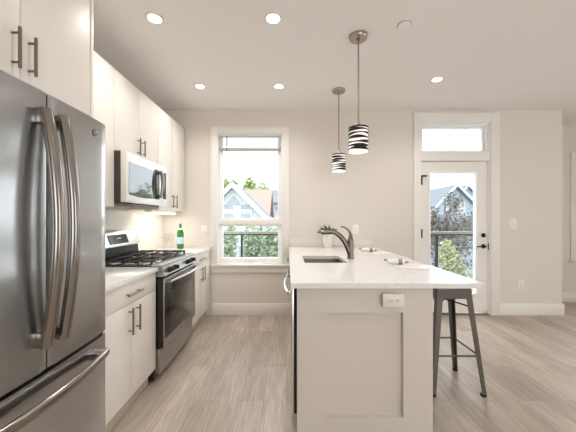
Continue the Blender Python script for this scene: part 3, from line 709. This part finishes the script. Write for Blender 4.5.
# ------------------------------------------------------------------ metal stool
st = thing('bar_stool', 'backless gunmetal bar stool tucked under the counter overhang', 'stool', (1.247, 2.21, 0))
SXc, SYc = 1.247, 2.21
hs, hf, zs = 0.126, 0.197, 0.76
b = box(bmesh.new(), SXc-hs, SXc+hs, SYc-hs, SYc+hs, zs-0.004, zs+0.012, 0.006)
obj('seat', b, 'gun', st, label='square pressed steel seat')
b = bmesh.new()
for s in (-1, 1):
    box(b, SXc-hs, SXc+hs, SYc+s*hs-0.003, SYc+s*hs+0.003, zs-0.065, zs+0.002); box(b, SXc+s*hs-0.003, SXc+s*hs+0.003, SYc-hs, SYc+hs, zs-0.065, zs+0.002)
obj('seat_skirt', b, 'gun', st, 0)
def corner(t, sx, sy):                 # corner line of a leg, t = 0 at the seat, 1 at the floor
    h = hs+(hf-hs)*t
    return SXc+sx*h, SYc+sy*(hs+(0.186-hs)*t), zs-0.012-(zs-0.03)*t
for sx in (-1, 1):
    for sy in (-1, 1):
        b = bmesh.new(); rings = []
        for k in range(7):
            t = k/6; x, y, z = corner(t, sx, sy); w = 0.043-0.015*t; th = 0.006
            p = [(0, 0), (-sx*w, 0), (-sx*w, -sy*th), (-sx*th*1.2, -sy*th*1.2), (-sx*th, -sy*w), (0, -sy*w)]
            rings.append([b.verts.new((x+dx, y+dy, z)) for dx, dy in p])
        for A, B in zip(rings, rings[1:]):
            for k in range(6): b.faces.new((A[k], A[(k+1) % 6], B[(k+1) % 6], B[k]))
        b.faces.new(rings[0]); b.faces.new(rings[-1][::-1])
        lg = obj('leg', b, 'gun', st, 0)
        x, y, z = corner(1, sx, sy)
        obj('rubber_foot', bx(min(x+sx*.001, x-sx*0.030), max(x+sx*.001, x-sx*0.030), min(y+sy*.001, y-sy*.030), max(y+sy*.001, y-sy*.030), 0, 0.018, 0.003), 'rubber', lg)
t = 0.63
for s in (-1, 1):
    a = corner(t, -1, s); c = corner(t, 1, s)
    obj('stretcher', tube(bmesh.new(), [(a[0]+.004, a[1]-s*.006, 0.285), (c[0]-.004, c[1]-s*.006, 0.285)], 0.0075, 8), 'gun', st)
    a = corner(t, s, -1); c = corner(t, s, 1)
    obj('stretcher', tube(bmesh.new(), [(a[0]-s*.006, a[1]+.004, 0.285), (c[0]-s*.006, c[1]-.004, 0.285)], 0.0075, 8), 'gun', st)
for s in (-1, 1):
    obj('cross_brace', tube(bmesh.new(), [(SXc-0.12, SYc-s*0.12, zs-0.125), (SXc, SYc, zs-0.095+s*0.006), (SXc+0.12, SYc+s*0.12, zs-0.125)], 0.006, 8), 'rubber', st)

# ------------------------------------------------------------------ wall plates and the outlet box
def wall_plate(name, label, cat, x, z, w, h, kind):
    t = thing(name, label, cat, (x, YB, z), 'white wall plates on the back wall')
    obj('plate', bx(x-w/2, x+w/2, YB-0.007, YB, z-h/2, z+h/2, 0.003), 'plate_white', t)
    if kind == 'switch':
        obj('rocker', bx(x-0.017, x+0.017, YB-0.011, YB-0.006, z-0.034, z+0.034, 0.002), 'plastic', t)
    else:
        for dz in (-0.02, 0.02):
            f = obj('socket', lathe(bmesh.new(), [(0, 0), (0.0165, 0), (0.0165, -0.0095), (0.015, -0.0105), (0, -0.0105)], (x, YB, z+dz), 20, 'y'), 'plastic', t)
            b = bmesh.new()
            for dx in (-0.006, 0.006): box(b, x+dx-0.0012, x+dx+0.0012, YB-0.0112, YB-0.010, z+dz-0.004, z+dz+0.006)
            obj('slot', b, 'slot', f, 0)
wall_plate('light_switch', 'white switch plate at hand height right of the door', 'switch', (513-287)/74.8, 1.22, 0.085, 0.13, 'switch')
wall_plate('wall_outlet', 'white outlet low on the wall right of the door', 'outlet', (520.5-287)/74.8, 0.41, 0.08, 0.125, 'outlet')
wall_plate('light_switch', 'white switch plate between the green bottle and the kitchen window', 'switch', (204-287)/74.8, 1.135, 0.08, 0.125, 'switch')
wall_plate('wall_outlet', 'white outlet on the back wall behind the faucet', 'outlet', (355.5-287)/74.8, 1.145, 0.075, 0.12, 'outlet')

ob = thing('outlet_box', 'raised double outlet lying sideways at the top of the peninsula end panel', 'outlet', (0.628, PY0, 0.815))
OX0, OX1, OZ0, OZ1 = 0.557, 0.682, 0.778, 0.855
obj('box', bx(OX0+0.006, OX1-0.006, PY0-0.026, PY0, OZ0+0.005, OZ1-0.005, 0.003), 'panel', ob)
fp = obj('cover_plate', bx(OX0, OX1, PY0-0.032, PY0-0.026, OZ0, OZ1, 0.003), 'panel_plate', ob)
ocz = (OZ0+OZ1)/2
obj('socket_face', bx(0.582, 0.657, PY0-0.035, PY0-0.031, ocz-0.017, ocz+0.017, 0.002), 'panel_plate', fp)
for cx in (0.600, 0.639):
    b = bmesh.new()
    for dz in (-0.006, 0.006): box(b, cx-0.006, cx+0.004, PY0-0.0356, PY0-0.0345, ocz+dz-0.0013, ocz+dz+0.0013)
    lathe(b, [(0, -0.0356), (0.003, -0.0356), (0.003, -0.0345), (0, -0.0345)], (cx+0.010, PY0, ocz), 10, 'y')
    obj('slot', b, 'slot', fp, 0)

# ------------------------------------------------------------------ ceiling fixtures
def downlight(label, x, y, power=22):
    t = thing('recessed_light', label, 'ceiling light', (x, y, H), 'recessed ceiling lights')
    obj('trim_ring', lathe(bmesh.new(), [(0.044, H-0.001), (0.062, H-0.001), (0.061, H-0.006), (0.049, H-0.009), (0.044, H-0.004)], (x, y, 0), 32), 'plastic', t)
    obj('lens', lathe(bmesh.new(), [(0, H-0.0005), (0.0435, H-0.0005), (0.0435, H-0.005), (0, H-0.006)], (x, y, 0), 32), 'lens', t)
    d = bpy.data.lights.new('downlight_lamp', 'SPOT'); d.energy = power; d.spot_size = math.radians(150); d.spot_blend = 0.8; d.shadow_soft_size = 0.05; d.color = (1.0, 0.98, 0.955)
    o = bpy.data.objects.new('downlight_lamp', d); COL.objects.link(o); o.location = (x, y, H-0.02)
downlight('lit recessed light nearest the refrigerator cabinet', -0.955, 2.02)
downlight('lit recessed light between the refrigerator cabinet and the front pendant', -0.10, 2.02)
downlight('lit recessed light close to the far wall cabinets', -0.951, 3.061)
downlight('lit recessed light in front of the kitchen window, left of the rear pendant', -0.088, 3.061)
downlight('lit recessed light by the glazed door, right of both pendants', 1.557, 2.907)
downlight('lit recessed light overhead beside the viewer, outside the photo, before the peninsula end', -0.10, 0.98, 13)
downlight('lit recessed light outside the photo in the open floor right of the stool', 1.557, 0.98, 13)
sd = thing('ceiling_cover', 'flat round unlit cover plate on the ceiling right of the front pendant', 'ceiling cover', (0.875, 2.093, H))
obj('plate', lathe(bmesh.new(), [(0, H-0.001), (0.046, H-0.001), (0.046, H-0.008), (0.043, H-0.010), (0, H-0.010)], (0.875, 2.093, 0), 32), 'ceiling', sd)
obj('rim', lathe(bmesh.new(), [(0.046, H-0.0005), (0.052, H-0.0005), (0.051, H-0.004), (0.046, H-0.003)], (0.875, 2.093, 0), 32), 'gap', sd)

def pendant(label, x, y, seed):
    t = thing('pendant_light', label, 'pendant light', (x, y, H), 'striped pendants over the peninsula')
    obj('canopy', lathe(bmesh.new(), [(0, H), (0.071, H), (0.071, H-0.018), (0.066, H-0.026), (0.012, H-0.028), (0.012, H-0.045), (0, H-0.045)], (x, y, 0), 32), 'nickel', t)
    obj('rod', tube(bmesh.new(), [(x, y, H-0.04), (x, y, 2.04)], 0.007, 10), 'nickel', t)
    obj('socket_cap', lathe(bmesh.new(), [(0, 2.05), (0.014, 2.05), (0.022, 2.035), (0.023, 1.985), (0.0, 1.985)], (x, y, 0), 20), 'nickel', t)
    r, z0, z1 = 0.074, 1.818, 2.012
    sh = obj('shade', lathe(bmesh.new(), [(r-0.004, z0), (r, z0), (r, z1-0.004), (r-0.004, z1), (0.024, z1), (0.024, z1-0.003), (r-0.006, z1-0.004), (r-0.004, z1-0.008)], (x, y, 0), 40), 'shade', t)
    # dark metal rings of uneven width that waver round the shade
    rn = random.Random(seed); nb = 6
    for q in range(nb):
        b = bmesh.new(); p1, p2, am = rn.uniform(0, 6.28), rn.uniform(0, 6.28), rn.uniform(0.002, 0.0065); rows = []
        for k in range(48):
            a = 2*PI*k/48; hw = 0.0086+0.004*math.sin(a*2+p2)
            zc = z0+0.018+(z1-z0-0.046)*q/(nb-1)+am*math.sin(a+p1)
            zc = max(z0+hw+0.002, min(zc, z1-hw-0.004)); R = r+0.0015
            rows.append([b.verts.new((x+(R+e)*math.cos(a), y+(R+e)*math.sin(a), zz)) for e, zz in ((0, zc-hw), (0, zc+hw), (0.002, zc+hw), (0.002, zc-hw))])
        for A, B in zip(rows, rows[1:]+rows[:1]):
            for k in range(4): b.faces.new((A[k], A[(k+1) % 4], B[(k+1) % 4], B[k]))
        obj('band', b, 'band', sh)
    obj('top_band', lathe(bmesh.new(), [(r+0.001, z1-0.012), (r+0.0035, z1-0.012), (r+0.0035, z1+0.001), (r+0.001, z1+0.001)], (x, y, 0), 40), 'band', sh)
    obj('bulb', lathe(bmesh.new(), [(0, 1.872), (0.02, 1.877), (0.03, 1.9), (0.028, 1.93), (0.016, 1.96), (0.014, 1.985), (0, 1.985)], (x, y, 0), 20), M['ledbar'], t)
    d = bpy.data.lights.new('pendant_lamp', 'POINT'); d.energy = 1.3; d.shadow_soft_size = 0.03; d.color = (1, 0.93, 0.84)
    o = bpy.data.objects.new('pendant_lamp', d); COL.objects.link(o); o.location = (x, y, 1.84)
pendant('striped pendant hung nearer the viewer, in front of the sink', 0.566, 2.22, 5)
pendant('striped pendant hung nearer the back wall, beyond the sink', 0.584, 3.157, 11)

# ------------------------------------------------------------------ outside
struct('ground', bx(-60, 90, 5.6, 110, -4.3, -4.2), 'ground', 'pale ground outside below the balcony', 'ground', smooth=0)
struct('balcony_deck', bx(-3.0, 5.2, YB+0.162, 5.4, -0.14, -0.04), 'deck', 'pale balcony deck outside the glazed door', 'balcony', smooth=0)
rl = thing('railing', 'dark cable railing along the balcony outside', 'railing', (1, 5.3, -0.04))
obj('top_rail', bx(-3.0, 5.2, 5.24, 5.33, 0.995, 1.045, 0.004), 'railtop', rl)
obj('under_rail', bx(-3.0, 5.2, 5.265, 5.305, 0.972, 0.995), 'rail', rl)
for px in (-2.85, -0.853, 0.98, 2.82, 4.6): obj('post', bx(px-0.018, px+0.018, 5.26, 5.31, -0.04, 0.972), 'rail', rl)
for k in range(9): obj('cable', tube(bmesh.new(), [(-3.0, 5.285, 0.06+k*0.1), (5.2, 5.285, 0.06+k*0.1)], 0.0045, 6), 'railtop', rl)

def house(label, cx, y, apexz, eavez, hw, depth, wallm, roofm, over=0.35, vent=True, wins=(), rk=0.08):
    t = thing('house', label, 'house', (cx, y, -4.2), 'houses outside')
    s = (apexz-eavez)/hw
    obj('walls', prism(bmesh.new(), [(cx-hw, -4.2), (cx+hw, -4.2), (cx+hw, eavez), (cx, apexz-0.05), (cx-hw, eavez)], 'y', y, y+depth), wallm, t, 0)
    e = hw+over
    obj('roof', prism(bmesh.new(), [(cx-e, apexz-s*e), (cx, apexz), (cx+e, apexz-s*e), (cx+e, apexz-s*e+0.18), (cx, apexz+0.18), (cx-e, apexz-s*e+0.18)], 'y', y-0.3, y+depth+0.3), roofm, t, 0)
    obj('rake_board', prism(bmesh.new(), [(cx-e, apexz-s*e-rk), (cx, apexz-rk), (cx+e, apexz-s*e-rk), (cx+e, apexz-s*e+0.2), (cx, apexz+0.2), (cx-e, apexz-s*e+0.2)], 'y', y-0.36, y-0.28), 'housetrim', t, 0)
    if vent:
        obj('gable_vent', prism(bmesh.new(), [(cx-0.42, apexz-0.95), (cx+0.42, apexz-0.95), (cx, apexz-0.5)], 'y', y-0.06, y), 'housepane', t, 0)
        obj('belt_board', bx(cx-1.1/s, cx+1.1/s, y-0.08, y, apexz-1.26, apexz-1.16), 'housetrim', t, 0)
    for (wx, wz, ww, wh) in wins:
        f = obj('window', frame(bmesh.new(), wx-ww/2, wx+ww/2, wz-wh/2, wz+wh/2, 0.06, y-0.05, y+0.0), 'housetrim', t, 0)
        obj('pane', bx(wx-ww/2+0.05, wx+ww/2-0.05, y-0.03, y-0.005, wz-wh/2+0.05, wz+wh/2-0.05), 'housepane', f, 0)
        obj('meeting_rail', bx(wx-ww/2+0.05, wx+ww/2-0.05, y-0.045, y-0.03, wz-0.025, wz+0.025), 'housetrim', f, 0)
hx = -2.68
house('pale grey gabled house with white trim outside the kitchen window', hx, 14.0, 2.88, 0.3, 2.6, 3.5, 'sidinggrey', 'roof_grey',
      wins=((hx-0.05-0.18, 1.55, 0.62, 0.95), (hx+0.62, 1.55, 0.62, 0.95), (hx+0.6, -0.7, 0.8, 1.3), (hx+1.9, -0.7, 0.8, 1.3)))
def ridge_house(label, x0, x1, y, eavez, ridgez, depth, wallm, roofm, wins=()):
    t = thing('house', label, 'house', ((x0+x1)/2, y, -4.2), 'houses outside')
    obj('walls', bx(x0, x1, y, y+depth, -4.2, eavez), wallm, t, 0)
    obj('roof', prism(bmesh.new(), [(y-0.4, eavez-0.1), (y+depth/2, ridgez), (y+depth+0.4, eavez-0.1), (y+depth+0.4, eavez+0.1), (y+depth/2, ridgez+0.2), (y-0.4, eavez+0.1)], 'x', x0-0.3, x1+0.3), roofm, t, 0)
    for (wx, wz, ww, wh) in wins:
        f = obj('window', frame(bmesh.new(), wx-ww/2, wx+ww/2, wz-wh/2, wz+wh/2, 0.12, y-0.08, y), 'housetrim', t, 0)
        obj('pane', bx(wx-ww/2+0.1, wx+ww/2-0.1, y-0.04, y-0.005, wz-wh/2+0.1, wz+wh/2-0.1), 'housepane', f, 0)
ridge_house('house with a tan shingle roof behind the pale grey gable', -5.6, -1.75, 24, 1.4, 3.9, 7, 'sidingwhite', 'roof_tan')
ridge_house('white house with a blue-grey roof at the right of the kitchen window view', -2.6, 4.2, 34, 3.1, 4.9, 7, 'sidingwhite', 'roof_grey', wins=((-1.3, 2.4, 0.7, 0.8), (1.6, 2.3, 0.7, 0.9)))
house('blue-grey gabled house seen high through the door glass', 12.0, 20, 3.5, 1.2, 2.3, 9, 'sidingblue', 'roof_grey', vent=False, rk=-0.05, wins=((11.6, 2.0, 0.5, 0.8), (12.4, 2.0, 0.5, 0.8)))
house('second blue-grey gable at the right side of the door glass', 19.6, 30.5, 4.7, 2.4, 2.1, 9, 'sidingblue', 'roof_grey', vent=False, rk=-0.05, wins=((19.6, 2.9, 0.8, 1.2),))

def tree(label, cx, cy, z0, rx, ry, rz, zc, leafm, n, size, seed, lumps=9, group='trees outside', gap=0.0):
    t = thing('tree', label, 'tree', (cx, cy, z0), group); rn = random.Random(seed)
    tb = tube(bmesh.new(), [(cx, cy, z0), (cx+0.05, cy, (z0+zc)/2), (cx, cy, zc+rz*0.5)], [0.05*rx+0.08, 0.04*rx+0.05, 0.02], 10)
    obj('trunk', tb, 'bark', t)
    L = []
    for _ in range(lumps):
        while True:
            p = Vector((rn.uniform(-1, 1), rn.uniform(-1, 1), rn.uniform(-1, 1)))
            if p.length < 1: break
        L.append((p*0.72, rn.uniform(0.26, 0.46)))
    b = bmesh.new()
    for _ in range(n):
        c, r = rn.choice(L); d = Vector((rn.gauss(0, 1), rn.gauss(0, 1), rn.gauss(0, 1))).normalized()*r*(rn.random()**0.4)
        p = c+d; p = Vector((cx+p.x*rx, cy+p.y*ry, zc+p.z*rz))
        u = Vector((rn.gauss(0, 1), rn.gauss(0, 1), rn.gauss(0, 1))).normalized(); v = u.orthogonal().normalized(); w = u.cross(v)
        s = size*rn.uniform(0.6, 1.3)
        vs = [b.verts.new(p+v*s), b.verts.new(p+w*s*0.55+u*s*0.15), b.verts.new(p-v*s), b.verts.new(p-w*s*0.55+u*s*0.15)]
        b.faces.new(vs)
    bm = b
    me = bpy.data.meshes.new('foliage'); bm.to_mesh(me); bm.free(); me.materials.append(M[leafm])
    o = bpy.data.objects.new('foliage', me); COL.objects.link(o); o.parent = t; o.matrix_parent_inverse = world_of(t).inverted()
    return t
tree('bright green tree behind the pale grey gable, leftmost of its row', -9.4, 44, -4.2, 2.4, 2, 4.4, 3.7, 'leaf_green', 12000, 0.26, 1, lumps=44)
tree('bright green tree behind the tan roof, middle of its row', -6.6, 50, -4.2, 3.0, 2, 5.0, 3.5, 'leaf_green', 12000, 0.28, 2, lumps=44)
tree('thinner green tree behind the tan roof, rightmost of its row', -4.2, 44.5, -4.2, 2.2, 1.5, 4.2, 2.9, 'leaf_green', 9000, 0.25, 3, lumps=40)
tree('green tree below the railing at the left of the kitchen window view', -1.55, 7.6, -4.2, 0.55, 0.6, 1.7, -0.35, 'leaf_mid', 2500, 0.07, 4)
tree('green tree below the railing in the middle of the kitchen window view', -1.1, 9.8, -4.2, 0.8, 0.7, 1.9, -0.35, 'leaf_mid', 2500, 0.07, 5)
tree('green tree below the railing at the right of the kitchen window view', -0.35, 7.8, -4.2, 0.55, 0.6, 1.7, -0.15, 'leaf_mid', 2500, 0.07, 6)
tree('dark plum-leaved tree filling the door glass above the railing', 5.3, 9.3, -4.2, 1.15, 1.0, 1.7, 0.6, 'leaf_plum', 4200, 0.055, 7, lumps=14)
tree('lime green shrubby tree low in the door glass behind the cables', 3.95, 6.9, -4.2, 0.52, 0.5, 0.95, -0.1, 'leaf_lime', 4200, 0.05, 8)
tree('green tree outside beyond the railing, mirrored low in the microwave window', 5.7, 16, -4.2, 1.5, 1.2, 3.2, 0.7, 'leaf_green', 3000, 0.14, 9, lumps=22)
